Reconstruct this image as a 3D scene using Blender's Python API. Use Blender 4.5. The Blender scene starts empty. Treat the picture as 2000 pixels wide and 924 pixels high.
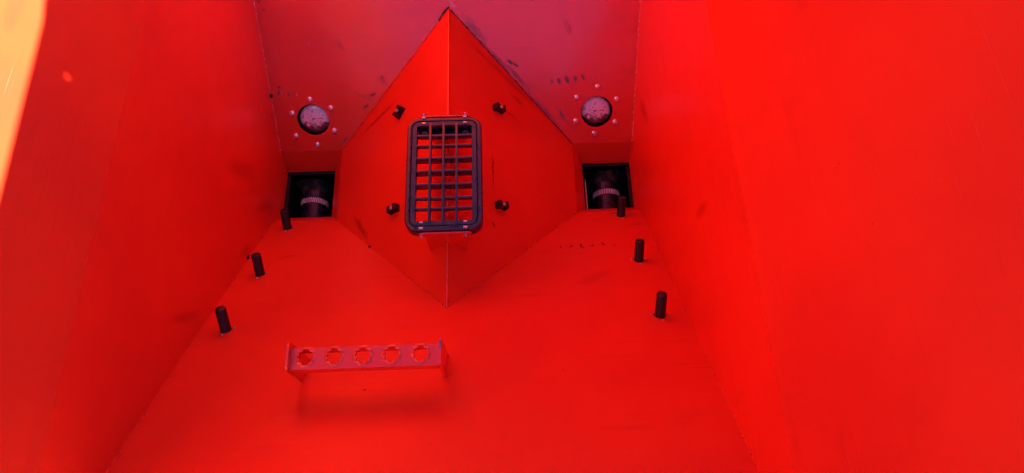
import bpy, bmesh, math, random
from mathutils import Vector, Matrix, noise as mnoise
random.seed(7)
scene = bpy.context.scene
rad = math.radians

# ------------------------------------------------------------------ camera
CAM = Vector((0.15394, -0.92952, 1.98457))
CR = Vector((0.9995, -0.0320, -0.0025)).normalized()
CF = Vector((0.0103, 0.3944, -0.9189)).normalized()
CU = CR.cross(CF).normalized()
CR = CF.cross(CU).normalized()
FPX = 1310.95                                   # focal length in pixels of the 2000 px wide photograph
cd = bpy.data.cameras.new('camera')
cam = bpy.data.objects.new('camera', cd)
scene.collection.objects.link(cam)
cd.sensor_width = 36.0
cd.lens = 36.0 * FPX / 2000.0
cd.clip_start = 0.02
cd.clip_end = 500
cam.matrix_world = Matrix(((CR.x, CU.x, -CF.x, CAM.x), (CR.y, CU.y, -CF.y, CAM.y), (CR.z, CU.z, -CF.z, CAM.z), (0, 0, 0, 1)))
scene.camera = cam

# ------------------------------------------------------------------ sky, sun, exposure
SUN_EL = 24.0
SUN_AZ = 20.0                                   # from the right, swung towards the operator's side
world = bpy.data.worlds.new('World')
scene.world = world
world.use_nodes = True
wn = world.node_tree.nodes
sky = wn.new('ShaderNodeTexSky')
sky.sky_type = 'NISHITA'
sky.sun_disc = False
sky.sun_elevation = rad(SUN_EL)
sky.sun_rotation = rad(90 + SUN_AZ)                      # sun stands over the right-hand side
sky.air_density = 0.42
sky.dust_density = 0.0
sky.ozone_density = 10.0
world.node_tree.links.new(sky.outputs[0], wn['Background'].inputs[0])
wn['Background'].inputs[1].default_value = 0.05
sd = bpy.data.lights.new('sun', 'SUN')
sd.energy = 5.0
sd.angle = rad(0.53)
sd.color = (1.0, 0.97, 0.78)
sun = bpy.data.objects.new('sun', sd)
scene.collection.objects.link(sun)
SUN_D = Vector((math.cos(rad(SUN_AZ)), -math.sin(rad(SUN_AZ)), math.tan(rad(SUN_EL))))
sun.rotation_euler = SUN_D.to_track_quat('Z', 'Y').to_euler()
vs = scene.view_settings
vs.view_transform = 'Standard'
vs.look = 'None'
vs.gamma = 1.0
vs.use_curve_mapping = False
vs.exposure = 3.2
scene.cycles.max_bounces = 14
scene.cycles.diffuse_bounces = 9
scene.cycles.glossy_bounces = 6
scene.cycles.use_denoising = True
scene.cycles.sample_clamp_indirect = 12.0

# ------------------------------------------------------------------ the tank's measures (metres)
HW = 0.60                                       # half width between the side walls
AL = rad(39.33)                                 # slope of the near wall
BE = rad(49.13)                                 # slope of the far wall
B = 0.2618                                      # far wall's foot
RH = 0.3416                                     # height of the divider's ridge
EX = 0.3917                                     # divider's eaves
ZF = 0.858                                      # height of the fold in the side walls
FLARE = math.tan(rad(18))
TH = 0.004
NN = Vector((0, math.sin(AL), math.cos(AL)))
FN = Vector((0, -math.sin(BE), math.cos(BE)))

def near_p(x, t, h=0.0): return Vector((x, -t * math.cos(AL), t * math.sin(AL))) + NN * h
def far_p(x, t, h=0.0): return Vector((x, B + t * math.cos(BE), t * math.sin(BE))) + FN * h
def ray(x, y): return CF + CR * ((x - 1000) / FPX) + CU * ((462 - y) / FPX)
def cast(x, y, P, n):
    d = ray(x, y)
    return CAM + d * ((P - CAM).dot(n) / d.dot(n))
def on_near(x, y): return cast(x, y, Vector((0, 0, 0)), NN)
def on_far(x, y): return cast(x, y, Vector((0, B, 0)), FN)
def on_z(x, y, z): return cast(x, y, Vector((0, 0, z)), Vector((0, 0, 1)))
GLEN = math.hypot(EX, RH)
GN = {s: Vector((s * RH, 0, EX)).normalized() for s in (-1, 1)}       # normals of the divider's two faces
def on_gable(x, y, s): return cast(x, y, Vector((0, 0, RH)), GN[s])
UPN = {s: Vector((-s, 0, FLARE)).normalized() for s in (-1, 1)}       # normals of the flared upper side walls
def on_side(x, y, s): return cast(x, y, Vector((s * HW, 0, 0)), Vector((-s, 0, 0)))
def on_upper(x, y, s): return cast(x, y, Vector((s * HW, 0, ZF)), UPN[s])

# ------------------------------------------------------------------ materials
def nodes_of(name):
    m = bpy.data.materials.new(name)
    m.use_nodes = True
    return m, m.node_tree.nodes, m.node_tree.links, m.node_tree.nodes['Principled BSDF']

def math_node(N, L, op, a, b=None, clamp=False):
    n = N.new('ShaderNodeMath')
    n.operation = op
    n.use_clamp = clamp
    for i, v in enumerate((a, b)):
        if v is None: continue
        if isinstance(v, (int, float)): n.inputs[i].default_value = v
        else: L.new(v, n.inputs[i])
    return n.outputs[0]

def noise_node(N, L, vec, scale, detail=4.0, rough=0.55):
    n = N.new('ShaderNodeTexNoise')
    n.inputs['Scale'].default_value = scale
    n.inputs['Detail'].default_value = detail
    n.inputs['Roughness'].default_value = rough
    L.new(vec, n.inputs['Vector'])
    return n.outputs['Fac']

def ramp(N, L, fac, lo, hi, a=0.0, b=1.0):
    n = N.new('ShaderNodeMapRange')
    n.interpolation_type = 'SMOOTHSTEP'
    n.inputs['From Min'].default_value = lo
    n.inputs['From Max'].default_value = hi
    n.inputs['To Min'].default_value = a
    n.inputs['To Max'].default_value = b
    L.new(fac, n.inputs['Value'])
    return n.outputs['Result']

def mix_col(N, L, fac, a, b):
    n = N.new('ShaderNodeMix')
    n.data_type = 'RGBA'
    if isinstance(fac, (int, float)): n.inputs[0].default_value = fac
    else: L.new(fac, n.inputs[0])
    for i, v in ((6, a), (7, b)):
        if isinstance(v, tuple): n.inputs[i].default_value = (*v, 1)
        else: L.new(v, n.inputs[i])
    return n.outputs[2]

RED = (0.76, 0.045, 0.0130)
RED2 = (0.68, 0.036, 0.0135)

def red_paint(name, frame=None, marks=(), rough=0.30, wave=1.0, ripple=None, spec=0.28, ior=1.5):
    """red gloss enamel; frame = (u axis, v axis) of the sheet, marks = [(colour, opacity, hardness, [(x0,y0,x1,y1,half width px)...], cast)]"""
    m, N, L, P = nodes_of(name)
    tc = N.new('ShaderNodeTexCoord').outputs['Object']
    big = noise_node(N, L, tc, 2.3, 3.0)
    col = mix_col(N, L, ramp(N, L, big, 0.35, 0.68), RED, RED2)
    specks = noise_node(N, L, tc, 190.0, 2.0)
    sp_zone = noise_node(N, L, tc, 5.0, 3.0)
    sp = math_node(N, L, 'MULTIPLY', ramp(N, L, specks, 0.70, 0.76), ramp(N, L, sp_zone, 0.50, 0.66))
    col = mix_col(N, L, math_node(N, L, 'MULTIPLY', sp, 0.5), col, (0.10, 0.012, 0.02))
    rgh = math_node(N, L, 'ADD', rough, 0.01)
    if frame:
        cx = N.new('ShaderNodeCombineXYZ')
        for i, ax in enumerate(frame):
            d = N.new('ShaderNodeVectorMath')
            d.operation = 'DOT_PRODUCT'
            L.new(tc, d.inputs[0])
            d.inputs[1].default_value = ax
            L.new(d.outputs['Value'], cx.inputs[i])
        uv = cx.outputs[0]
        wz = N.new('ShaderNodeTexNoise')
        wz.inputs['Scale'].default_value = 70
        wz.inputs['Detail'].default_value = 3
        L.new(uv, wz.inputs['Vector'])
        wsub = N.new('ShaderNodeVectorMath')
        wsub.operation = 'MULTIPLY_ADD'
        L.new(wz.outputs['Color'], wsub.inputs[0])
        wsub.inputs[1].default_value = (0.010, 0.010, 0)
        L.new(uv, wsub.inputs[2])
        wuv = wsub.outputs[0]
        grain = noise_node(N, L, uv, 160.0, 4.0, 0.7)
        # hairline scratches and rubbed streaks in the paint
        for ang, sx_, sy_, lo, hi, op, tint in ((38, 5.0, 330.0, 0.66, 0.72, 0.30, (0.80, 0.14, 0.12)), (-55, 4.0, 260.0, 0.67, 0.73, 0.28, (0.36, 0.012, 0.012)), (80, 2.0, 34.0, 0.56, 0.72, 0.22, (0.50, 0.018, 0.014))):
            mp = N.new('ShaderNodeMapping')
            mp.inputs['Rotation'].default_value = (0, 0, rad(ang))
            mp.inputs['Scale'].default_value = (sx_, sy_, 1)
            L.new(uv, mp.inputs['Vector'])
            sc_n = noise_node(N, L, mp.outputs[0], 1.0, 2.0, 0.5)
            zn = ramp(N, L, noise_node(N, L, uv, 4.0 + abs(ang) * 0.03, 3.0), 0.46, 0.66)
            col = mix_col(N, L, math_node(N, L, 'MULTIPLY', math_node(N, L, 'MULTIPLY', ramp(N, L, sc_n, lo, hi), zn), op), col, tint)
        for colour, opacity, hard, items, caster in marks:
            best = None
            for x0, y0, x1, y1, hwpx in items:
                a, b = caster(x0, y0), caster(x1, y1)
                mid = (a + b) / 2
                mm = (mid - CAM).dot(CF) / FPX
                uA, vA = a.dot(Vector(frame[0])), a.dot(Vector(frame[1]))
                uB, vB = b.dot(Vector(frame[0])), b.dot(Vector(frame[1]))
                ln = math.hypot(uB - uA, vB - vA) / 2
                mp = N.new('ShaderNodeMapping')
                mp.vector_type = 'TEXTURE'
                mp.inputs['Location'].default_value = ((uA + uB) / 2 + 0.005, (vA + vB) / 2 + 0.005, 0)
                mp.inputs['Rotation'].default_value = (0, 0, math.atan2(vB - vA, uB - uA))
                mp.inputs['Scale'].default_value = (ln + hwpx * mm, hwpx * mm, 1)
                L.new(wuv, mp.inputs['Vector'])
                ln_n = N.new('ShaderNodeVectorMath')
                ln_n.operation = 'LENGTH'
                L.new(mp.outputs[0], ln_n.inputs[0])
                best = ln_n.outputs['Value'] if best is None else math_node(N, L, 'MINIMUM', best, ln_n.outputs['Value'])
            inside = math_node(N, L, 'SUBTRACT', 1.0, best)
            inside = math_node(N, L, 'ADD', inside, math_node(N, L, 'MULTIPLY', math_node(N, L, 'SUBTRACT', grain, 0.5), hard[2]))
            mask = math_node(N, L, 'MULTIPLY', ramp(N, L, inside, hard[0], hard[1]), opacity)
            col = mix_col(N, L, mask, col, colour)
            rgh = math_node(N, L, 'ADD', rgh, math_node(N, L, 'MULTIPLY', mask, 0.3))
    L.new(col, P.inputs['Base Color'])
    L.new(rgh, P.inputs['Roughness'])
    P.inputs['Specular IOR Level'].default_value = min(spec, 0.5) if ior > 1.5 else spec
    P.inputs['IOR'].default_value = ior
    fine = noise_node(N, L, tc, 420.0, 2.0)
    swell = noise_node(N, L, tc, 3.2, 2.0)
    b1 = N.new('ShaderNodeBump')
    b1.inputs['Strength'].default_value = 0.06
    b1.inputs['Distance'].default_value = 0.001
    L.new(fine, b1.inputs['Height'])
    b2 = N.new('ShaderNodeBump')
    b2.inputs['Strength'].default_value = 0.5 * wave
    b2.inputs['Distance'].default_value = 0.012
    L.new(swell, b2.inputs['Height'])
    L.new(b1.outputs[0], b2.inputs['Normal'])
    out = b2.outputs[0]
    if ripple:
        mp = N.new('ShaderNodeMapping')
        mp.inputs['Rotation'].default_value = (0, 0, rad(ripple[0]))
        mp.inputs['Scale'].default_value = (4, 120, 1)
        L.new(uv, mp.inputs['Vector'])
        rn = noise_node(N, L, mp.outputs[0], 1.0, 3.0, 0.6)
        zone = ramp(N, L, noise_node(N, L, uv, 3.0, 1.0), 0.25, 0.85)
        b3 = N.new('ShaderNodeBump')
        b3.inputs['Strength'].default_value = ripple[1]
        b3.inputs['Distance'].default_value = 0.002
        L.new(math_node(N, L, 'MULTIPLY', rn, zone), b3.inputs['Height'])
        L.new(out, b3.inputs['Normal'])
        out = b3.outputs[0]
    L.new(out, P.inputs['Normal'])
    return m

def plain(name, col, rough=0.5, metal=0.0, var=0.25, scale=40.0, spec=0.5, bump=0.1, ior=1.5):
    m, N, L, P = nodes_of(name)
    tc = N.new('ShaderNodeTexCoord').outputs['Object']
    n = noise_node(N, L, tc, scale, 4.0)
    c = mix_col(N, L, ramp(N, L, n, 0.3, 0.7), tuple(v * (1 - var) for v in col), tuple(min(1, v * (1 + var)) for v in col))
    L.new(c, P.inputs['Base Color'])
    L.new(ramp(N, L, n, 0.3, 0.7, max(0.02, rough - 0.08), rough + 0.08), P.inputs['Roughness'])
    P.inputs['Metallic'].default_value = metal
    P.inputs['IOR'].default_value = ior
    P.inputs['Specular IOR Level'].default_value = spec
    b = N.new('ShaderNodeBump')
    b.inputs['Strength'].default_value = bump
    b.inputs['Distance'].default_value = 0.001
    L.new(noise_node(N, L, tc, scale * 8, 2.0), b.inputs['Height'])
    L.new(b.outputs[0], P.inputs['Normal'])
    return m

def speckled(name, a, b, lo, hi, scale, rough=0.5):
    m, N, L, P = nodes_of(name)
    tc = N.new('ShaderNodeTexCoord').outputs['Object']
    n = noise_node(N, L, tc, scale, 4.0, 0.65)
    L.new(mix_col(N, L, ramp(N, L, n, lo, hi), a, b), P.inputs['Base Color'])
    P.inputs['Roughness'].default_value = rough
    return m

GREYBLUE = (0.10, 0.07, 0.115)
BLACKISH = (0.02, 0.012, 0.02)
DARKRED = (0.20, 0.004, 0.006)
U, V = (1, 0, 0), None
far_axes = ((1, 0, 0), (0, math.cos(BE), math.sin(BE)))
near_axes = ((1, 0, 0), (0, -math.cos(AL), math.sin(AL)))
side_axes = ((0, 1, 0), (0, 0, 1))
far_marks = [
    (GREYBLUE, 0.75, (0.25, 0.80, 2.8), [(890, 26, 1000, 152, 9), (1000, 152, 1112, 268, 7), (905, 30, 945, 85, 16), (930, 75, 1010, 160, 11), (985, 120, 1040, 185, 8), (1010, 165, 1060, 215, 6),
                                         (985, 115, 1012, 130, 5), (1040, 190, 1105, 258, 6), (1085, 205, 1112, 245, 6)], on_far),
    (GREYBLUE, 0.85, (0.20, 0.55, 0.9), [(1077, 157, 1078, 163, 4), (1090, 154, 1093, 162, 5), (1105, 150, 1110, 162, 5.5), (1122, 149, 1125, 158, 5),
                                         (1137, 147, 1140, 155, 4.5), (993, 118, 1000, 124, 4), (1004, 124, 1012, 130, 4)], on_far),
    (DARKRED, 0.30, (0.15, 0.8, 2.6), [(1155, 148, 1158, 153, 4), (1175, 145, 1178, 150, 4), (1195, 142, 1200, 148, 4), (1225, 136, 1230, 143, 4), (1105, 42, 1115, 66, 9),
                                       (600, 80, 606, 92, 3), (655, 80, 672, 95, 8), (690, 180, 735, 200, 6), (735, 150, 760, 165, 7)], on_far),
    (BLACKISH, 0.85, (0.2, 0.5, 0.9), [(544, 178, 545, 186, 3), (563, 181, 565, 188, 3), (541, 170, 548, 172, 3), (503, 2, 509, 5, 2.2), (514, 17, 516, 20, 2),
                                       (745, 148, 748, 152, 3), (722, 188, 735, 182, 3), (707, 214, 722, 204, 2.5), (652, 260, 657, 262, 4), (668, 280, 680, 266, 3)], on_far),
    ((0.55, 0.35, 0.33), 0.7, (0.2, 0.6, 1.0), [(878, 2, 886, 12, 6), (549, 178, 551, 185, 2.5), (580, 183, 581, 188, 2)], on_far),
]
near_marks = [
    (BLACKISH, 0.8, (0.2, 0.6, 1.8), [(1094, 481, 1097, 486, 2.0), (1113, 483, 1119, 479, 3.2), (1134, 476, 1137, 485, 3.6), (1153, 482, 1160, 478, 2.8), (1176, 474, 1180, 479, 3.2), (1139, 483, 1142, 486, 1.6), (1199, 477, 1202, 480, 1.6),
                                      (712, 759, 714, 762, 3), (721, 481, 724, 485, 4), (747, 497, 749, 499, 2), (1100, 722, 1101, 724, 1.5)], on_near),
    (DARKRED, 0.22, (0.1, 0.9, 1.8), [(1130, 555, 1190, 530, 22), (1198, 476, 1200, 482, 3), (1225, 440, 1260, 436, 8), (540, 505, 580, 498, 8)], on_near),
    ((0.62, 0.10, 0.09), 0.55, (0.1, 0.5, 1.2), [(1215, 432, 1214, 446, 2), (1249, 515, 1248, 528, 2), (567, 456, 570, 474, 2), (514, 547, 517, 566, 2), (447, 656, 451, 680, 2.5),
                                                 (640, 884, 652, 900, 2.5), (658, 890, 662, 915, 2), (590, 700, 600, 760, 1.2)], on_near),
]
gable_marks = {
    1: [(BLACKISH, 0.65, (0.1, 0.7, 0.6), [(961, 285, 965, 392, 1.6), (962, 300, 964, 345, 2.2), (962, 432, 966, 446, 3)], lambda x, y: on_gable(x, y, 1)),
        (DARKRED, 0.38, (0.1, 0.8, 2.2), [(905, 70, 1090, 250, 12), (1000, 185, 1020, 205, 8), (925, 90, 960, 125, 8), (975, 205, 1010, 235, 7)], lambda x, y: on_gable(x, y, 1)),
        ((0.62, 0.10, 0.07), 0.5, (0.2, 0.6, 1.0), [(962, 450, 969, 453, 3.5)], lambda x, y: on_gable(x, y, 1))],
    -1: [(DARKRED, 0.5, (0.1, 0.7, 1.3), [(700, 270, 780, 190, 7), (690, 420, 720, 470, 8)], lambda x, y: on_gable(x, y, -1)),
         ((0.62, 0.13, 0.11), 0.5, (0.2, 0.6, 1.0), [(722, 298, 730, 303, 2)], lambda x, y: on_gable(x, y, -1))],
}
left_marks = [
    (DARKRED, 0.28, (0.0, 0.9, 1.2), [(325, 628, 395, 612, 16), (470, 500, 490, 480, 16), (500, 405, 540, 395, 20), (440, 320, 500, 340, 30)], lambda x, y: on_side(x, y, -1)),
    (BLACKISH, 0.7, (0.1, 0.6, 0.8), [(527, 178, 530, 190, 4), (531, 225, 532, 229, 2.5), (536, 260, 537, 264, 2), (548, 330, 552, 345, 3), (484, 497, 490, 506, 4)], lambda x, y: on_side(x, y, -1)),
    ((0.62, 0.12, 0.10), 0.4, (0.1, 0.6, 1.0), [(480, 285, 515, 262, 4), (492, 226, 505, 220, 3)], lambda x, y: on_side(x, y, -1)),
]
right_marks = [
    (DARKRED, 0.35, (0.0, 0.9, 0.8), [(1250, 200, 1265, 235, 22), (1360, 420, 1380, 400, 20), (1282, 465, 1284, 472, 4), (1325, 585, 1335, 600, 9)], lambda x, y: on_side(x, y, 1)),  # last entry paints the lower right peg's cast shadow
    ((0.75, 0.30, 0.28), 0.55, (0.1, 0.6, 0.7), [(1436, 182, 1452, 168, 1.0), (1442, 196, 1470, 176, 1.0), (1462, 196, 1486, 180, 1.0), (1250, 122, 1262, 116, 1.2), (1243, 300, 1246, 303, 2)], lambda x, y: on_side(x, y, 1)),
]
M_FAR = red_paint('red_paint_far_wall', far_axes, far_marks, 0.22, spec=1.0, ior=1.85)
M_NEAR = red_paint('red_paint_near_wall', near_axes, near_marks, 0.34)
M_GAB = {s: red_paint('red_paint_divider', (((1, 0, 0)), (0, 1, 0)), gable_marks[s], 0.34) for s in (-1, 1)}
M_SIDE = {-1: red_paint('red_paint_left_wall', side_axes, left_marks, 0.30, ripple=(-50, 0.3)), 1: red_paint('red_paint_right_wall', side_axes, right_marks, 0.30, ripple=(40, 0.5))}
M_UP = {-1: red_paint('red_paint_left_upper_wall', side_axes, (), 0.26, ripple=(-50, 0.7)), 1: red_paint('red_paint_right_upper_wall', side_axes, (), 0.38, ripple=(40, 0.10), spec=0.0)}
M_RED = red_paint('red_paint')
M_STEP = red_paint('red_paint_step', rough=0.20, wave=0.3, spec=1.0, ior=1.85)
M_BLACK = plain('black_rubber', (0.010, 0.009, 0.010), 0.38)
M_CLIP = plain('black_plastic', (0.012, 0.010, 0.012), 0.5, scale=90, bump=0.5)
M_GRILLE = plain('dark_grey_plastic', (0.020, 0.021, 0.034), 0.34, var=0.15, ior=1.8)
M_STEEL = plain('zinc_plated_steel', (0.72, 0.70, 0.70), 0.30, 1.0, 0.1)
M_RIVET = plain('aluminium', (0.92, 0.95, 0.97), 0.22, 0.7, 0.02, 40, 0.5)
M_BARE = plain('bare_grey_steel', (0.25, 0.22, 0.28), 0.45, 0.6, 0.4, 120)
M_WASHER_REFL = plain('washer_red_reflection', (0.30, 0.09, 0.08), 0.5, 0.0, 0.3, 90)  # steel washers, with the red they reflect put into the base colour
M_BOX = plain('blackened_steel', (0.016, 0.013, 0.015), 0.45, 0.3, 0.5, 30)
M_ROLL = plain('dark_rubber_roller', (0.022, 0.018, 0.030), 0.30, 0.0, 0.3, 60)
M_BAND = plain('pale_steel_band', (0.80, 0.72, 0.70), 0.45, 0.0, 0.2, 60)
M_DIRT = speckled('dusty_brown_film', (0.020, 0.013, 0.010), (0.19, 0.105, 0.07), 0.45, 0.75, 45, 0.8)
M_PANE = None
def make_pane():
    m, N, L, P = nodes_of('dusty_white_plastic')
    g = N.new('ShaderNodeTexCoord').outputs['Object']
    sep = N.new('ShaderNodeSeparateXYZ')
    L.new(g, sep.inputs[0])
    n1 = noise_node(N, L, g, 70.0, 7.0, 0.78)
    # dust has settled towards the lower rim of each pane (local y runs up the wall)
    low = math_node(N, L, 'MULTIPLY', sep.outputs['Y'], -7.0)
    dirt = math_node(N, L, 'ADD', n1, low)
    c = mix_col(N, L, ramp(N, L, dirt, 0.52, 0.66), (0.80, 0.88, 0.93), (0.07, 0.055, 0.05))
    n2 = noise_node(N, L, g, 120.0, 3.0, 0.6)
    c = mix_col(N, L, math_node(N, L, 'MULTIPLY', ramp(N, L, n2, 0.55, 0.62), ramp(N, L, n1, 0.47, 0.56)), c, (0.05, 0.03, 0.03))
    L.new(c, P.inputs['Base Color'])
    P.inputs['Roughness'].default_value = 0.28
    P.inputs['IOR'].default_value = 2.0
    return m
M_PANE = make_pane()
M_WELD_R = speckled('chipped_red_seam', (0.70, 0.04, 0.012), (0.78, 0.50, 0.50), 0.49, 0.58, 260, 0.45)
M_WELD_D = speckled('grimy_red_seam', (0.45, 0.010, 0.01), (0.03, 0.012, 0.015), 0.42, 0.52, 160, 0.55)
M_WELD = speckled('red_seam', (0.70, 0.04, 0.012), (0.16, 0.010, 0.01), 0.5, 0.66, 150, 0.4)
M_SEAL = plain('black_sealant', (0.02, 0.018, 0.022), 0.5)

# ------------------------------------------------------------------ mesh helpers
def link(name, me, mat, parent=None, smooth=False):
    o = bpy.data.objects.new(name, me)
    scene.collection.objects.link(o)
    if mat is not None:
        me.materials.clear()
        me.materials.append(mat)
    if parent is not None: o.parent = parent
    if smooth:
        me.polygons.foreach_set('use_smooth', [True] * len(me.polygons))
    return o

def mesh(name, verts, faces, mat, parent=None, smooth=False):
    me = bpy.data.meshes.new(name)
    me.from_pydata([tuple(v) for v in verts], [], faces)
    me.update()
    return link(name, me, mat, parent, smooth)

def from_bm(name, bm, mat, parent=None, smooth=False):
    bmesh.ops.recalc_face_normals(bm, faces=bm.faces)
    me = bpy.data.meshes.new(name)
    bm.to_mesh(me)
    bm.free()
    return link(name, me, mat, parent, smooth)

def thing(name, label, cat, loc=(0, 0, 0), group=None):
    o = bpy.data.objects.new(name, None)
    scene.collection.objects.link(o)
    o.empty_display_size = 0.02
    o.location = loc
    o['label'] = label
    o['category'] = cat
    if group: o['group'] = group
    return o

def plate(name, pts, n, mat, parent, holes=(), th=TH):
    """flat sheet: outline pts (the visible face), thickness th behind it"""
    bm = bmesh.new()
    edges = []
    for loop in [pts] + list(holes):
        vs_ = [bm.verts.new(p) for p in loop]
        edges += [bm.edges.new((vs_[i], vs_[(i + 1) % len(vs_)])) for i in range(len(vs_))]
    bmesh.ops.triangle_fill(bm, use_beauty=True, use_dissolve=False, edges=edges, normal=n)
    r = bmesh.ops.extrude_face_region(bm, geom=bm.faces[:])
    bmesh.ops.translate(bm, vec=-n * th, verts=[v for v in r['geom'] if isinstance(v, bmesh.types.BMVert)])
    return from_bm(name, bm, mat, parent)

def frame_of(n, up=Vector((0, 1, 0))):
    n = n.normalized()
    x = up.cross(n)
    if x.length < 1e-4: x = Vector((1, 0, 0)).cross(n)
    x.normalize()
    return x, n.cross(x).normalized(), n

def lathe_bm(bm, prof, org, n, seg=24, squash=None):
    """prof: [(radius, height)...] turned about n at org"""
    x, y, z = frame_of(n)
    rings = []
    for r, h in prof:
        if r < 1e-6: rings.append([bm.verts.new(org + z * h)])
        else: rings.append([bm.verts.new(org + (x * math.cos(2 * math.pi * k / seg) + y * math.sin(2 * math.pi * k / seg)) * r + z * h) for k in range(seg)])
    for a, b in zip(rings, rings[1:]):
        for k in range(seg):
            k2 = (k + 1) % seg
            if len(a) == 1: bm.faces.new((a[0], b[k], b[k2]))
            elif len(b) == 1: bm.faces.new((a[k], a[k2], b[0]))
            else: bm.faces.new((a[k], a[k2], b[k2], b[k]))
    return rings

def lathe(name, prof, org, n, mat, parent, seg=24, smooth=True, angle=40):
    bm = bmesh.new()
    lathe_bm(bm, prof, org, n, seg)
    o = from_bm(name, bm, mat, parent, smooth)
    sharp(o, angle)
    return o

def sharp(o, angle=35):
    me = o.data
    bm = bmesh.new()
    bm.from_mesh(me)
    for e in bm.edges:
        if len(e.link_faces) == 2 and e.calc_face_angle(0) > rad(angle): e.smooth = False
    bm.to_mesh(me)
    bm.free()

def box_bm(bm, c, hx, hy, hz, X=Vector((1, 0, 0)), Y=Vector((0, 1, 0)), Z=Vector((0, 0, 1)), bev=0.0):
    vv = [bm.verts.new(c + X * (sx * hx) + Y * (sy * hy) + Z * (sz * hz)) for sx in (-1, 1) for sy in (-1, 1) for sz in (-1, 1)]
    fs = [(0, 1, 3, 2), (4, 6, 7, 5), (0, 4, 5, 1), (2, 3, 7, 6), (0, 2, 6, 4), (1, 5, 7, 3)]
    faces = [bm.faces.new([vv[i] for i in f]) for f in fs]
    if bev > 0:
        es = list({e for f in faces for e in f.edges})
        bmesh.ops.bevel(bm, geom=es, offset=bev, segments=2, affect='EDGES', profile=0.6)

def box(name, c, hx, hy, hz, mat, parent, X=Vector((1, 0, 0)), Y=Vector((0, 1, 0)), Z=Vector((0, 0, 1)), bev=0.0015):
    bm = bmesh.new()
    box_bm(bm, Vector(c), hx, hy, hz, X, Y, Z, bev)
    o = from_bm(name, bm, mat, parent, True)
    sharp(o, 50)
    return o

def tube(name, path, r, mat, parent, seg=6, jitter=0.0, freq=60.0):
    bm = bmesh.new()
    prev = None
    n = len(path)
    for i, p in enumerate(path):
        d = (path[min(i + 1, n - 1)] - path[max(i - 1, 0)]).normalized()
        x, y, _ = frame_of(d, Vector((0, 0, 1)))
        rr = r * (1 + jitter * mnoise.noise(p * freq))
        ring = [bm.verts.new(p + (x * math.cos(2 * math.pi * k / seg) + y * math.sin(2 * math.pi * k / seg)) * rr) for k in range(seg)]
        if prev:
            for k in range(seg): bm.faces.new((prev[k], prev[(k + 1) % seg], ring[(k + 1) % seg], ring[k]))
        else: bm.faces.new(ring[::-1])
        prev = ring
    bm.faces.new(prev)
    return from_bm(name, bm, mat, parent, True)

def seam(name, a, b, r, mat, parent, jitter=0.5, step=0.006, wob=0.0012):
    n = max(8, int((b - a).length / step))
    path = []
    for i in range(n + 1):
        p = a.lerp(b, i / n)
        w = Vector((mnoise.noise(p * 90), mnoise.noise(p * 90 + Vector((7, 3, 1))), mnoise.noise(p * 90 + Vector((2, 9, 5))))) * wob
        path.append(p + w)
    return tube(name, path, r, mat, parent, 6, jitter, 110.0)

# ------------------------------------------------------------------ the hopper
hopper = thing('hopper_tank', 'red painted sheet steel hopper tank with sloping walls, seen from above', 'hopper', (0, 0, 0))
XR = lambda z: HW + max(0.0, z - ZF) * FLARE
RIM_L = 1.19
RIM_D = 1.12                                    # the right rim drops towards the far end, so the sun reaches the far wall's upper band
RIM_N = 1.16                                    # the side the operator leans over is lower
tF, tN = ZF / math.sin(BE), ZF / math.sin(AL)
yF, yN = B + tF * math.cos(BE), -tN * math.cos(AL)
# windows in the far wall
WC = {s: far_p(s * 0.474, 0.108) for s in (-1, 1)}
WR = 0.053
fx, fy = Vector((1, 0, 0)), Vector((0, math.cos(BE), math.sin(BE)))
holes = [[WC[s] + (fx * math.cos(a) + fy * math.sin(a)) * WR for a in [2 * math.pi * k / 64 for k in range(64)]] for s in (-1, 1)]
plate('far_wall', [far_p(-HW, 0), far_p(HW, 0), far_p(HW, tF), far_p(-HW, tF)], FN, M_FAR, hopper, holes, 0.005)
plate('near_wall', [near_p(HW, 0), near_p(-HW, 0), near_p(-HW, tN), near_p(-XR(RIM_N), RIM_N / math.sin(AL)), near_p(XR(RIM_N), RIM_N / math.sin(AL)), near_p(HW, tN)], NN, M_NEAR, hopper)
# the side walls rise to a rim; the right one throws the shadow line on the left one
def rim_pt(px, py):
    A = on_upper(px, py, -1)                    # go from the shadow line towards the sun until the right wall's plane
    n = UPN[1]
    t = (Vector((HW, 0, ZF)) - A).dot(n) / SUN_D.dot(n)
    return A + SUN_D * t
e1, e2, e3 = rim_pt(85, 0), rim_pt(82, 40), rim_pt(0, 365)
RIM = (e2.z + e3.z) / 2
yFr = yF + (RIM - ZF) * 0.15
yNr = -RIM_N / math.tan(AL)
def at_rim(s, y, z): return Vector((s * XR(z), y, z))
def slope_z(y): return e3.z + (e2.z - e3.z) / (e2.y - e3.y) * (y - e3.y)
spot = rim_pt(130, 150)
v = [Vector((-HW, yF, ZF)), Vector((HW, yF, ZF)), at_rim(1, yFr, RIM), at_rim(-1, yFr, RIM)]
plate('far_upper_wall', v, (v[1] - v[0]).cross(v[3] - v[0]).normalized(), M_RED, hopper)
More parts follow.
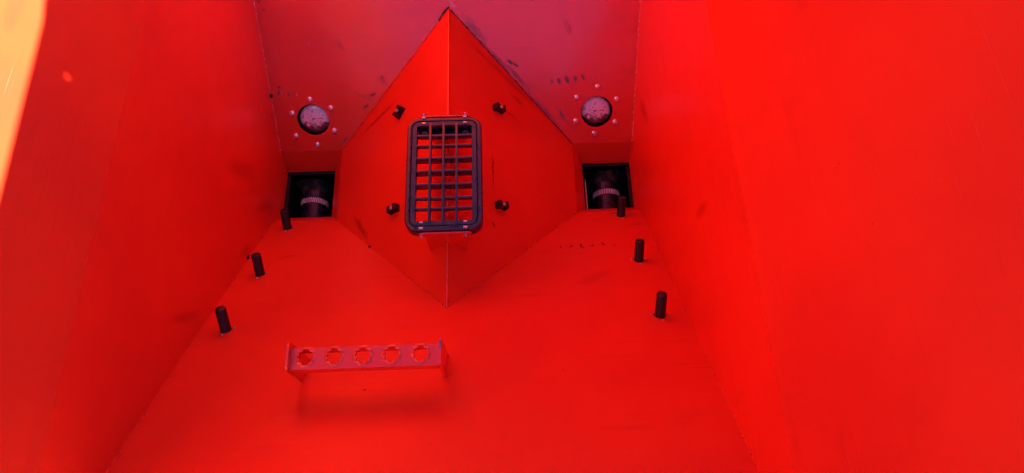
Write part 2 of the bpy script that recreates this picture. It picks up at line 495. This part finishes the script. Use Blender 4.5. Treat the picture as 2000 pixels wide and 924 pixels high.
for s in (-1, 1):
    pts = [Vector((s * HW, yN, ZF)), Vector((s * HW, 0, -0.0)), Vector((s * HW, 0, -0.075)), Vector((s * HW, B, -0.075)), Vector((s * HW, B, 0)), Vector((s * HW, yF, ZF))]
    plate('side_wall', pts, Vector((-s, 0, 0)), M_SIDE[s], hopper)
    pts = [Vector((s * HW, yN, ZF)), Vector((s * HW, yF, ZF)), at_rim(s, yNr, RIM_N)]
    if s > 0: pts[2:2] = [at_rim(s, yFr, RIM_D), at_rim(s, 0.12, RIM_D), at_rim(s, 0.02, e1.z), at_rim(s, e1.y, e1.z), at_rim(s, e2.y, e2.z), at_rim(s, e3.y, e3.z), at_rim(s, yNr, slope_z(yNr))]
    else: pts[2:2] = [at_rim(s, yFr, RIM), at_rim(s, yFr - 0.25, RIM_L), at_rim(s, -0.5, RIM_L), at_rim(s, -0.7, RIM_L + 0.16), at_rim(s, yNr, RIM_L + 0.22)]
    hl = []
    if s > 0:                                   # small slot below the rim: its light makes the spot on the left wall
        hl = [[at_rim(1, spot.y + dy, spot.z + dz) for dy, dz in ((-0.0008, -0.012), (0.0010, -0.010), (0.0022, 0.000), (0.0016, 0.008), (-0.0008, 0.006))]]
    plate('upper_side_wall', pts, UPN[s], M_UP[s], hopper, hl, 0.003)

# unseen dark roll added along the left rim to block low skylight
rc_ = 0.17
tube('skylight_blocker', [Vector((-XR(RIM_L) - 0.06, yNr - 0.05 + (yFr - yNr - 0.2) * i / 24, RIM_L + 0.16 + 0.01 * math.sin(i * 1.3) + 0.08 * max(0.0, 1 - i / 9))) for i in range(25)], rc_, M_BLACK, hopper, 20, 0.05, 6.0)

# divider: a gable-shaped saddle between the two outlets
gr = 0.0035
for s in (-1, 1):
    bm = bmesh.new()
    pf, pn = RH / math.tan(BE), RH / math.tan(AL)
    top_in = RH - 0.002
    xs = s * 0.0022
    zt = RH - 0.0022 * RH / EX
    q = [Vector((xs, B + zt / math.tan(BE) + 0.003, zt)), Vector((xs, -zt / math.tan(AL) - 0.003, zt)), Vector((s * EX, -0.003, 0)), Vector((s * EX, B + 0.003, 0))]
    plate('divider_face', q, GN[s], M_GAB[s], hopper, (), 0.003)
path_a, path_b = Vector((0, B + RH / math.tan(BE) + 0.002, RH - 0.0023)), Vector((0, -RH / math.tan(AL) - 0.002, RH - 0.0023))
tube('divider_ridge', [path_a.lerp(path_b, i / 40) for i in range(41)], 0.0032, M_STEP, hopper, 12)

# seams
ap_f, ap_n = far_p(0, RH / math.sin(BE)), near_p(0, RH / math.sin(AL))
seam('seam', ap_f, far_p(-EX, 0), 0.0026, M_WELD, hopper)
seam('seam', ap_f, far_p(EX, 0), 0.0028, M_WELD_D, hopper)
seam('seam', ap_n, near_p(-EX, 0), 0.0016, M_WELD, hopper)
seam('seam', ap_n, near_p(EX, 0), 0.0022, M_WELD, hopper, 0.9)
seam('seam', far_p(-HW, 0), far_p(-HW, tF * 0.9), 0.0020, M_WELD_R, hopper, 0.6)
seam('seam', far_p(HW, 0), far_p(HW, tF * 0.9), 0.0028, M_WELD_R, hopper, 0.9)
seam('seam', near_p(HW, 0), near_p(HW, tN * 0.9), 0.0016, M_WELD, hopper)
seam('seam', near_p(-HW, 0), near_p(-HW, tN * 0.9), 0.0014, M_WELD, hopper)
tube('seam', [on_far(877, 14), on_far(868, 22), on_far(862, 33), on_far(858, 40)], 0.004, M_SEAL, hopper, 6, 0.7, 200)
def lump(px, caster, r, mat, parent, name='sealant_blob', fl=0.6):
    c = caster(*px)
    bm = bmesh.new()
    bmesh.ops.create_icosphere(bm, subdivisions=2, radius=r)
    for w in bm.verts:
        w.co = Vector((w.co.x, w.co.y * 0.9, w.co.z * fl)) * (1 + 0.55 * mnoise.noise(w.co * (1.4 / r) + c * 50)) + c
    return from_bm(name, bm, mat, parent, True)
lump((528, 187), lambda x, y: on_side(x, y, -1), 0.008, M_SEAL, hopper, fl=1.2)
lump((483, 503), lambda x, y: on_side(x, y, -1), 0.007, M_SEAL, hopper)
lump((490, 500), lambda x, y: on_side(x, y, -1), 0.006, M_SEAL, hopper)
lump((551, 338), lambda x, y: on_side(x, y, -1), 0.005, M_SEAL, hopper)
for p_ in ((314, 755), (245, 858)): lump(p_, on_near, 0.0032, M_RIVET, hopper, 'weld_spatter')
for p_ in ((722, 482),): lump(p_, on_near, 0.005, M_SEAL, hopper)

# outlets: funnel collars, black chambers below
HZ = -0.072
HX0, HX1, HY0, HY1 = 0.430, 0.594, 0.046, 0.222
for s in (-1, 1):
    T = [Vector((s * EX, 0, 0)), Vector((s * HW, 0, 0)), Vector((s * HW, B, 0)), Vector((s * EX, B, 0))]
    D = [Vector((s * HX0, HY0, HZ)), Vector((s * HX1, HY0, HZ)), Vector((s * HX1, HY1, HZ)), Vector((s * HX0, HY1, HZ))]
    ctr = (T[0] + T[2]) / 2
    for i in range(4):
        a, b_, c_, d_ = T[i], T[(i + 1) % 4], D[(i + 1) % 4], D[i]
        n = (b_ - a).cross(d_ - a).normalized()
        if n.dot(ctr - a) < 0: n = -n
        plate('outlet_collar', [a, b_, c_, d_], n, M_RED, hopper, (), 0.003)
    # chamber
    cz = -0.34
    w = 0.003
    bm = bmesh.new()
    def wall(p, q2, off):
        box_bm(bm, (p + q2) / 2 + off, max(abs(p.x - q2.x) / 2, w), max(abs(p.y - q2.y) / 2, w), abs(p.z - q2.z) / 2)
    X0, X1 = s * (HX0 - 0.002), s * (HX1 + 0.002)
    z0 = HZ - 0.003
    wall(Vector((X0, HY0 - 0.06, z0)), Vector((X0, HY1 + 0.03, cz)), Vector((-s * w, 0, 0)))
    wall(Vector((X1, HY0 - 0.06, z0)), Vector((X1, HY1 + 0.03, cz)), Vector((s * w, 0, 0)))
    wall(Vector((X0, HY0 - 0.06, z0)), Vector((X1, HY0 - 0.06, cz)), Vector((0, -w * 0.8, 0)))
    wall(Vector((X0, HY1 + 0.03, z0)), Vector((X1, HY1 + 0.03, cz)), Vector((0, w * 0.8, 0)))
    box_bm(bm, Vector(((X0 + X1) / 2, (HY0 + HY1) / 2 - 0.015, cz - 0.006)), abs(X1 - X0) / 2 + 0.01, (HY1 - HY0) / 2 + 0.07, w)
    zt_ = z0 - 0.0015
    ya, yb = HY0 - 0.07, HY1 + 0.04
    for (xa, xb, y0_, y1_) in ((s * (HX0 - 0.03), s * (HX0 - 0.0005), ya, yb), (s * (HX1 + 0.0005), s * (HX1 + 0.03), ya, yb), (s * (HX0 - 0.0005), s * (HX1 + 0.0005), ya, HY0 - 0.0005), (s * (HX0 - 0.0005), s * (HX1 + 0.0005), HY1 + 0.0005, yb)):
        box_bm(bm, Vector(((xa + xb) / 2, (y0_ + y1_) / 2, zt_)), abs(xb - xa) / 2, (y1_ - y0_) / 2, 0.0012)
    from_bm('outlet_chamber', bm, M_BOX, hopper)
    # frame edge round the mouth
    bm = bmesh.new()
    cx_ = s * (HX0 + HX1) / 2
    box_bm(bm, Vector((cx_, HY1 - 0.004, HZ - 0.009)), (HX1 - HX0) / 2, 0.004, 0.004)
    box_bm(bm, Vector((cx_, HY1 - 0.001, HZ - 0.022)), (HX1 - HX0) / 2, 0.004, 0.004)
    box_bm(bm, Vector((s * (HX1 - 0.005), (HY0 + HY1) / 2 - 0.005, HZ - 0.012)), 0.004, (HY1 - HY0) / 2 - 0.008, 0.006)
    from_bm('mouth_frame', bm, M_BOX, hopper)

    # the roller lying in the chamber
    side = 'left' if s < 0 else 'right'
    ax = Vector((0, 1, 0))
    rc = Vector((s * 0.520, HY0 - 0.048, HZ - 0.095))
    rr = 0.046
    roll = thing('metering_roller', 'dark roller with a pale ribbed band inside the square outlet on the %s' % side, 'roller', rc, 'rollers inside the two outlets')
    prof = [(0.0, 0.0), (rr, 0.0)]
    yy = 0.002
    while yy < 0.145:
        prof += [(rr, yy), (rr, yy + 0.0075), (rr - 0.0012, yy + 0.0085), (rr - 0.0012, yy + 0.0095)]
        yy += 0.0105
    prof += [(rr, 0.155), (rr * 0.99, 0.200), (rr * 0.95, 0.214), (rr * 0.80, 0.224), (rr * 0.4, 0.230), (0, 0.231)]
    lathe('drum', prof, Vector((0, 0, 0)), ax, M_ROLL, roll, 48)
    bm = bmesh.new()
    lathe_bm(bm, [(rr + 0.0004, 0.128), (rr + 0.0006, 0.129), (rr + 0.0006, 0.149), (rr + 0.0004, 0.150)], Vector((0, 0, 0)), ax, 64)
    o = from_bm('band', bm, M_BOX, roll, True)
    nt = 48
    bm = bmesh.new()
    for kk in range(nt):
        a = 2 * math.pi * kk / nt
        rdir = Vector((math.cos(a), 0, math.sin(a)))
        tdir = Vector((-math.sin(a), 0, math.cos(a)))
        box_bm(bm, Vector((0, 0.139, 0)) + rdir * (rr + 0.0010), 0.0017, 0.0095, 0.0007, (tdir + ax * 0.12).normalized(), (ax - tdir * 0.12).normalized(), rdir)
    tb = from_bm('band_ribs', bm, M_BAND, o)
    tb['kind'] = 'stuff'
    # dusty skirt at the far end of the roller
    bm = bmesh.new()
    seg = 28
    rings = []
    for j in range(7):
        f_ = j / 6
        ring = []
        for kk in range(seg + 1):
            a = math.pi * kk / seg
            r_ = rr * (1.012 - 0.04 * f_ ** 2) + 0.003 * mnoise.noise(Vector((kk * 0.4, j * 0.5, s * 3.0)))
            ext = 0.035 * f_ ** 2 * max(0, s * math.cos(a)) ** 1.5
            ring.append(bm.verts.new(Vector(((r_ + ext) * math.cos(a), 0.178 + 0.045 * f_, (r_ + ext * 0.6) * math.sin(a)))))
        rings.append(ring)
    for r0, r1 in zip(rings, rings[1:]):
        for kk in range(seg): bm.faces.new((r0[kk], r0[kk + 1], r1[kk + 1], r1[kk]))
    from_bm('dust_skirt', bm, M_DIRT, roll, True)
    # thin steel rod added as the shiny edge of the inner side plate
    rod = tube('plate_edge_rod', [Vector((s * 0.444, HY0 - 0.05 + 0.25 * i / 8, HZ - 0.060)) for i in range(9)], 0.0032, M_STEEL, hopper, 10)

# ------------------------------------------------------------------ sight windows
RV = {-1: [(605, 194), (646, 211), (653, 255), (620, 282), (578, 265), (571, 221)], 1: [(1167, 169), (1204, 193), (1201, 238), (1160, 260), (1124, 236), (1126, 190)]}
for s in (-1, 1):
    side = 'left' if s < 0 else 'right'
    wnd = thing('sight_window', 'round dusty white window ringed by six rivets above the %s outlet' % side, 'window', WC[s], 'round sight windows in the far wall')
    c0 = WC[s]
    lathe('bezel', [(WR - 0.0002, -0.0055), (WR - 0.0002, -0.020), (WR - 0.0015, -0.020), (WR - 0.0015, -0.0055)], Vector((0, 0, 0)), FN, M_BOX, wnd, 64)
    # slightly domed pane, tilted in its ring, in a frame whose y runs up the wall
    bm = bmesh.new()
    lathe_bm(bm, [(0.0492, -0.026), (0.0492, -0.0165), (0.045, -0.012), (0.032, -0.0085), (0.016, -0.0075), (0, -0.007)], Vector((0, 0, 0)), Vector((0, 0, 1)), 48)
    pane = from_bm('pane', bm, M_PANE, wnd, True)
    pane.matrix_local = Matrix(((fx.x, fy.x, FN.x, 0), (fx.y, fy.y, FN.y, 0), (fx.z, fy.z, FN.z, 0), (0, 0, 0, 1))) @ Matrix.Translation((-s * 0.0024, -0.0006, 0))
    lathe('backing', [(WR - 0.0004, -0.0205), (0.0, -0.0206)], Vector((0, 0, 0)), FN, M_BOX, wnd, 48)
    me = None
    for p_ in RV[s]:
        P0 = on_far(*p_) - c0
        if me is None:
            o = lathe('rivet', [(0.0092, 0.0), (0.0092, 0.0008), (0.0086, 0.0028), (0.0068, 0.0048), (0.004, 0.006), (0, 0.0065)], Vector((0, 0, 0)), FN, M_RIVET, wnd, 20, True, 60)
            me = o.data
        else:
            o = link('rivet', me, None, wnd)
        o.location = P0

# ------------------------------------------------------------------ pegs on the near wall
PEG = [(-0.537, 0.606), (-0.536, 0.338), (-0.538, 0.050), (0.531, 0.602), (0.531, 0.324), (0.530, 0.030)]
PLAB = ['black round peg nearest the lower left, beyond the left end of the step', 'black round peg in the middle of the left row of three', 'black round peg leaning up in front of the left outlet',
        'black round peg nearest the lower right of the sloping floor', 'black round peg in the middle of the right row of three', 'black round peg standing in front of the right outlet']
r0 = 0.0132
pprof = [(0.0, 0.0), (r0 * 1.05, 0.0), (r0 * 1.05, 0.002), (r0, 0.004), (r0 * 0.98, 0.060), (r0 * 0.92, 0.0630), (r0 * 0.82, 0.0638), (0.0, 0.0642)]
pm = sm = None
for (x, t), lab in zip(PEG, PLAB):
    base = near_p(x, t, 0.0004)
    pg = thing('rubber_peg', lab, 'peg', base, 'black pegs on the sloping floor')
    if pm is None:
        o = lathe('peg_body', pprof, Vector((0, 0, 0)), NN, M_BLACK, pg, 28, True, 50)
        pm = o.data
    else: o = link('peg_body', pm, None, pg)
    for a in (-95, 25, 145) if x < 0 else (-80, 10, 165):
        off = (Vector((1, 0, 0)) * math.cos(rad(a)) + Vector((0, math.cos(AL), -math.sin(AL))) * math.sin(rad(a))) * 0.0205
        if sm is None:
            o = lathe('screw', [(0.0030, 0.0), (0.0030, 0.002), (0.0022, 0.0032), (0, 0.0036)], Vector((0, 0, 0)), NN, M_STEEL, pg, 12)
            sm = o.data
        else: o = link('screw', sm, None, pg)
        o.location = off

# ------------------------------------------------------------------ step on the near wall
SZ = 0.618
cTL, cTR, cBR, cBL = on_z(568, 681, SZ), on_z(858, 671, SZ), on_z(858, 713, SZ), on_z(564, 723, SZ)
sc_ = (cTL + cTR + cBR + cBL) / 4
sx = ((cTR - cTL) + (cBR - cBL)).normalized()
sy = Vector((0, 0, 1)).cross(sx).normalized()
SL = ((cTR + cBR) / 2 - (cTL + cBL) / 2).length
SWd = ((cTL + cTR) / 2 - (cBL + cBR) / 2).dot(sy)
step = thing('foot_step', 'red step rung with five scalloped holes on the sloping near wall', 'step', sc_)
def SP(u, v_, w_): return sx * u + sy * v_ + Vector((0, 0, w_))
def slab(name, outline, holes_, z_, th, mat):
    bm = bmesh.new()
    edges = []
    for loop in [outline] + holes_:
        vv = [bm.verts.new(SP(a, b_, z_)) for a, b_ in loop]
        edges += [bm.edges.new((vv[i], vv[(i + 1) % len(vv)])) for i in range(len(vv))]
    bmesh.ops.triangle_fill(bm, use_beauty=True, edges=edges, normal=(0, 0, 1))
    r = bmesh.ops.extrude_face_region(bm, geom=bm.faces[:])
    bmesh.ops.translate(bm, vec=(0, 0, -th), verts=[w for w in r['geom'] if isinstance(w, bmesh.types.BMVert)])
    return from_bm(name, bm, mat, step)
HPX = [(597, 698), (653, 696), (709, 694.5), (765, 692.5), (822, 690.5)]
hc = []
for q in HPX:
    P0 = on_z(*q, SZ) - sc_
    hc.append((P0.dot(sx), P0.dot(sy)))
hr = 0.0175
def scallop(c, r_, depth, n=80, teeth=10):
    out = []
    for kk in range(n):
        a = 2 * math.pi * kk / n
        w_ = abs(math.cos(a * teeth / 2 + math.pi / 2 * (teeth % 4 == 2)))
        rr_ = r_ * (1 - depth * w_ ** 0.8) + (r_ * 0.12 if abs(math.sin(a)) > 0.985 else 0)
        out.append((c[0] + rr_ * math.cos(a), c[1] + rr_ * math.sin(a)))
    return out
hx, hy = SL / 2, SWd / 2
slab('tread', [(-hx, -hy), (hx, -hy), (hx, hy), (-hx, hy)], [scallop(c, hr, 0.21) for c in hc], 0.0, 0.003, M_STEP)
for c in hc:
    # raised rolled collar round each hole, cut into petals
    bm = bmesh.new()
    n_ = 80
    rings = []
    for (dr, dz) in ((0.0052, 0.0003), (0.0030, 0.0014), (0.0012, 0.0024), (0.0, 0.0020)):
        sc = scallop(c, hr, 0.21)
        ring = []
        for a_, b_ in sc:
            d = Vector((a_ - c[0], b_ - c[1], 0))
            f_ = (d.length + dr) / d.length
            ring.append(bm.verts.new(SP(c[0] + d.x * f_, c[1] + d.y * f_, dz)))
        rings.append(ring)
    sc2 = scallop(c, hr, 0.21)
    rings.append([bm.verts.new(SP(a_, b_, -0.003)) for a_, b_ in sc2])
    for ra, rb in zip(rings, rings[1:]):
        for kk in range(n_): bm.faces.new((ra[kk], ra[(kk + 1) % n_], rb[(kk + 1) % n_], rb[kk]))
    from_bm('hole_collar', bm, M_STEP, step, True)
# skirts of the channel
for sg in (-1, 1):
    bm = bmesh.new()
    box_bm(bm, SP(0, sg * (hy - 0.0018), -0.0185), hx, 0.0014, 0.0153, sx, sy, Vector((0, 0, 1)))
    from_bm('channel_side', bm, M_STEP, step)
# end brackets: upright plates running down to the wall
for e_ in (-1, 1):
    u = e_ * (hx + 0.0024)
    def wz(v_):                                   # wall height under the plate, relative to the tread
        P0 = sc_ + SP(u, v_, 0)
        return -P0.y * math.tan(AL) - sc_.z
    v0, v1 = -hy - 0.004, hy + 0.012
    out = [(v0, wz(v0) + 0.001), (v0, 0.004), (v0 + 0.004, 0.010), (v0 + 0.010, 0.013), (v1 - 0.010, 0.013), (v1 - 0.004, 0.010), (v1, 0.004), (v1, wz(v1) + 0.001)]
    bm = bmesh.new()
    f0 = [bm.verts.new(SP(u - 0.0023, a_, b_)) for a_, b_ in out]
    f1 = [bm.verts.new(SP(u + 0.0023, a_, b_)) for a_, b_ in out]
    bm.faces.new(f0)
    bm.faces.new(f1[::-1])
    for i in range(len(out)): bm.faces.new((f0[i], f0[(i + 1) % len(out)], f1[(i + 1) % len(out)], f1[i]))
    br = from_bm('end_bracket', bm, M_STEP, step)
    if e_ > 0:
        bm = bmesh.new()
        box_bm(bm, SP(u, v1 - 0.018, 0.0134), 0.0021, 0.012, 0.0006, sx, sy, Vector((0, 0, 1)))
        from_bm('worn_edge', bm, M_BARE, br)
    for v_ in (v0 + 0.002, v1 - 0.004):
        bm = bmesh.new()
        for kk in range(5):
            c_ = SP(u + random.uniform(-0.005, 0.005), v_ + random.uniform(-0.005, 0.005), 0)
            c_.z = wz(v_) + 0.002
            bmesh.ops.create_icosphere(bm, subdivisions=1, radius=random.uniform(0.002, 0.004), matrix=Matrix.Translation(c_))
        from_bm('weld', bm, M_WELD, br, True)

# ------------------------------------------------------------------ plastic grille over the divider
GZ = 0.420
gc = on_z(868, 228, GZ).lerp(on_z(865.5, 449, GZ), 0.5)
gx0 = on_z(796, 228, GZ); gx1 = on_z(941, 228, GZ); gx2 = on_z(789, 449, GZ); gx3 = on_z(942, 449, GZ)
gc = (gx0 + gx1 + gx2 + gx3) / 4
ghx = ((gx1 - gx0).x + (gx3 - gx2).x) / 4
ghy = ((gx0 - gx2).y + (gx1 - gx3).y) / 4
grille = thing('grille', 'dark grey plastic grille with rounded frame and thirty two openings over the ridge', 'grille', gc)
def rrect(hx_, hy_, r_, n=8):
    out = []
    for cx_, cy_, a0 in ((hx_ - r_, hy_ - r_, 0), (-hx_ + r_, hy_ - r_, 90), (-hx_ + r_, -hy_ + r_, 180), (hx_ - r_, -hy_ + r_, 270)):
        for i in range(n + 1):
            a = rad(a0 + 90 * i / n)
            out.append((cx_ + r_ * math.cos(a), cy_ + r_ * math.sin(a)))
    return out
def ring_loft(name, prof, mat, parent, R0=0.034):
    bm = bmesh.new()
    rings = []
    for off, z_ in prof:
        rings.append([bm.verts.new(Vector((a, b_, z_))) for a, b_ in rrect(ghx - off, ghy - off, max(0.004, R0 - off))])
    n_ = len(rings[0])
    for ra, rb in zip(rings, rings[1:] + rings[:1]):
        for i in range(n_): bm.faces.new((ra[i], ra[(i + 1) % n_], rb[(i + 1) % n_], rb[i]))
    o = from_bm(name, bm, mat, parent, True)
    sharp(o, 40)
    return o
ring_loft('outer_frame', [(0.0, -0.036), (0.0, -0.005), (0.0012, -0.0018), (0.004, 0.0), (0.0105, 0.0), (0.0118, -0.0012), (0.0118, -0.012), (0.003, -0.012), (0.003, -0.036)], M_GRILLE, grille)
ring_loft('inner_frame', [(0.0138, -0.030), (0.0138, -0.0022), (0.0150, -0.0008), (0.0262, -0.0008), (0.0270, -0.0018), (0.0270, -0.024), (0.0240, -0.030)], M_GRILLE, grille)
ring_loft('gasket', [(0.0117, -0.013), (0.0117, -0.006), (0.0139, -0.006), (0.0139, -0.013)], M_BLACK, grille)
ihx, ihy = ghx - 0.0265, ghy - 0.0265
def gpos(x, y):
    P0 = on_z(x, y, GZ) - gc
    return P0.x, P0.y
vx = [gpos(839, 340)[0], gpos(865.5, 340)[0], gpos(891.5, 340)[0]]
hyv = [gpos(866, q)[1] for q in (263.5, 283, 307.5, 332.5, 358.5, 385, 405.5)]
for x in vx:
    box('vertical_bar', (x, 0, -0.0105), 0.0030, ihy + 0.008, 0.0112, M_GRILLE, grille, bev=0.0008)
for i, y in enumerate(hyv):
    d = 0.026 if i in (2, 3, 4) else 0.013
    box('cross_bar', (0, y, -0.0018 - d / 2), ihx + 0.002, 0.0030, d / 2, M_GRILLE, grille, bev=0.0008)
# small clips moulded on the rim
bm = bmesh.new()
for y in hyv[1:]:
    for sg in (-1, 1): box_bm(bm, Vector((sg * (ghx - 0.0108), y - 0.006, 0.0006)), 0.0016, 0.0028, 0.0012)
from_bm('rim_notch', bm, M_BLACK, grille)['kind'] = 'stuff'
# bolts and slots
def hexbolt(name, org, n, r_, h_, parent, seg=6):
    return lathe(name, [(0, 0), (r_ * 1.35, 0), (r_ * 1.35, 0.0012), (r_, 0.0013), (r_, h_ * 0.9), (r_ * 0.85, h_), (0, h_)], org, n, M_STEEL, parent, seg, False)
bx = (gpos(822, 449)[0], gpos(909, 449)[0])
tx = (gpos(828, 228)[0], gpos(908, 228)[0])
for x in bx:
    box('fastener', (x, -ghy + 0.0055, 0.0008), 0.0055, 0.0028, 0.0022, M_STEEL, grille)
    box('fastener', (x, -ghy + 0.0215, 0.0003), 0.0050, 0.0024, 0.0020, M_STEEL, grille)
for x in tx:
    box('fastener', (x, ghy - 0.0030, 0.0008), 0.0048, 0.0022, 0.0022, M_STEEL, grille)
    box('fastener', (x, ghy - 0.0205, 0.0003), 0.0050, 0.0024, 0.0020, M_STEEL, grille)
# near bracket (red) and far bracket, standing on the ridge
def bracket(y, top, label_bolts, lean):
    """upright sheet with a notch that straddles the ridge, flanged at the top"""
    rel = RH - GZ
    slope = RH / EX
    hw = 0.070
    pts = [(-hw, top - 0.010), (-hw + 0.004, top - 0.003), (-hw + 0.010, top), (hw - 0.010, top), (hw - 0.004, top - 0.003), (hw, top - 0.010), (hw * 0.72, top - 0.020), (hw * 0.72, rel - hw * 0.72 * slope), (0, rel), (-hw * 0.72, rel - hw * 0.72 * slope), (-hw * 0.72, top - 0.020)]
    bm = bmesh.new()
    f0 = [bm.verts.new(Vector((a - gc.x * 1.0, y, b_))) for a, b_ in pts]
    f1 = [bm.verts.new(Vector((a - gc.x * 1.0, y + lean, b_))) for a, b_ in pts]
    edges = [bm.edges.new((f0[i], f0[(i + 1) % len(f0)])) for i in range(len(f0))]
    bmesh.ops.triangle_fill(bm, use_beauty=True, edges=edges, normal=(0, -1, 0))
    edges = [bm.edges.new((f1[i], f1[(i + 1) % len(f1)])) for i in range(len(f1))]
    bmesh.ops.triangle_fill(bm, use_beauty=True, edges=edges, normal=(0, 1, 0))
    for i in range(len(f0)): bm.faces.new((f0[i], f0[(i + 1) % len(f0)], f1[(i + 1) % len(f1)], f1[i]))
    return from_bm('bracket', bm, M_STEP, grille)
nb = bracket(-ghy - 0.006, -0.008, 2, 0.004)
for x in bx: hexbolt('bolt', Vector((x, -ghy - 0.006, -0.019)), Vector((0, -1, 0.25)).normalized(), 0.0048, 0.0075, nb)
fb = bracket(ghy + 0.001, 0.0006, 2, 0.003)
for x in tx: hexbolt('bolt', Vector((x, ghy + 0.004, -0.004)), Vector((0, 1, 0.5)).normalized(), 0.0042, 0.008, fb)
# dark cross block below the top row of openings, with two washers
hb = box('mounting_block', (0, ghy - 0.034, -0.036), ihx - 0.001, 0.009, 0.012, M_CLIP, grille)
for x in tx:
    lathe('washer', [(0.0026, 0.001), (0.0075, 0.0), (0.0085, 0.001), (0.0080, 0.002), (0.0040, 0.0026), (0.0026, 0.001)], Vector((x, ghy - 0.041, -0.023)), Vector((0, -0.45, 1)).normalized(), M_WASHER_REFL, hb, 24)

# ------------------------------------------------------------------ four black clips on the divider
CLIPS = [((783, 221), -1, 62, 'black clip left of the grille near its top corner'), ((972, 214), 1, -24, 'black clip right of the grille near its top corner'),
         ((772, 410), -1, 28, 'black clip left of the grille near its bottom corner'), ((977, 403), 1, -14, 'black clip right of the grille near its bottom corner')]
for (px_, s, ang, lab) in CLIPS:
    P0 = on_gable(*px_, s)
    n = GN[s]
    P1 = on_gable(px_[0] + 10 * math.cos(rad(ang)), px_[1] - 10 * math.sin(rad(ang)), s)
    X = (P1 - P0).normalized()
    Y = n.cross(X).normalized()
    cl = thing('cable_clip', lab, 'clip', P0, 'black clips round the grille')
    # saddle: two pads joined by a thinner waist
    bm = bmesh.new()
    prof = [(-0.020, 0.0095), (-0.017, 0.0115), (-0.009, 0.0110), (-0.006, 0.0088), (0.006, 0.0088), (0.009, 0.0110), (0.017, 0.0115), (0.020, 0.0095)]
    outl = [(a, b_) for a, b_ in prof] + [(a, -b_) for a, b_ in reversed(prof)]
    lo = [bm.verts.new(X * a + Y * b_) for a, b_ in outl]
    hi = [bm.verts.new(X * a * 0.95 + Y * b_ * 0.9 + n * (0.016 + 0.004 * (abs(a) > 0.008) - 0.002 * (abs(a) > 0.018))) for a, b_ in outl]
    m_ = len(outl)
    for i in range(m_): bm.faces.new((lo[i], lo[(i + 1) % m_], hi[(i + 1) % m_], hi[i]))
    bm.faces.new(lo)
    for i in range(7): bm.faces.new((hi[i], hi[i + 1], hi[m_ - 2 - i], hi[m_ - 1 - i]))
    from_bm('clip_body', bm, M_CLIP, cl)
    lathe('screw', [(0, 0.015), (0.0055, 0.015), (0.0055, 0.019), (0.004, 0.021), (0.002, 0.0205), (0, 0.0195)], X * 0.001, n, M_STEEL, cl, 12, True, 30)
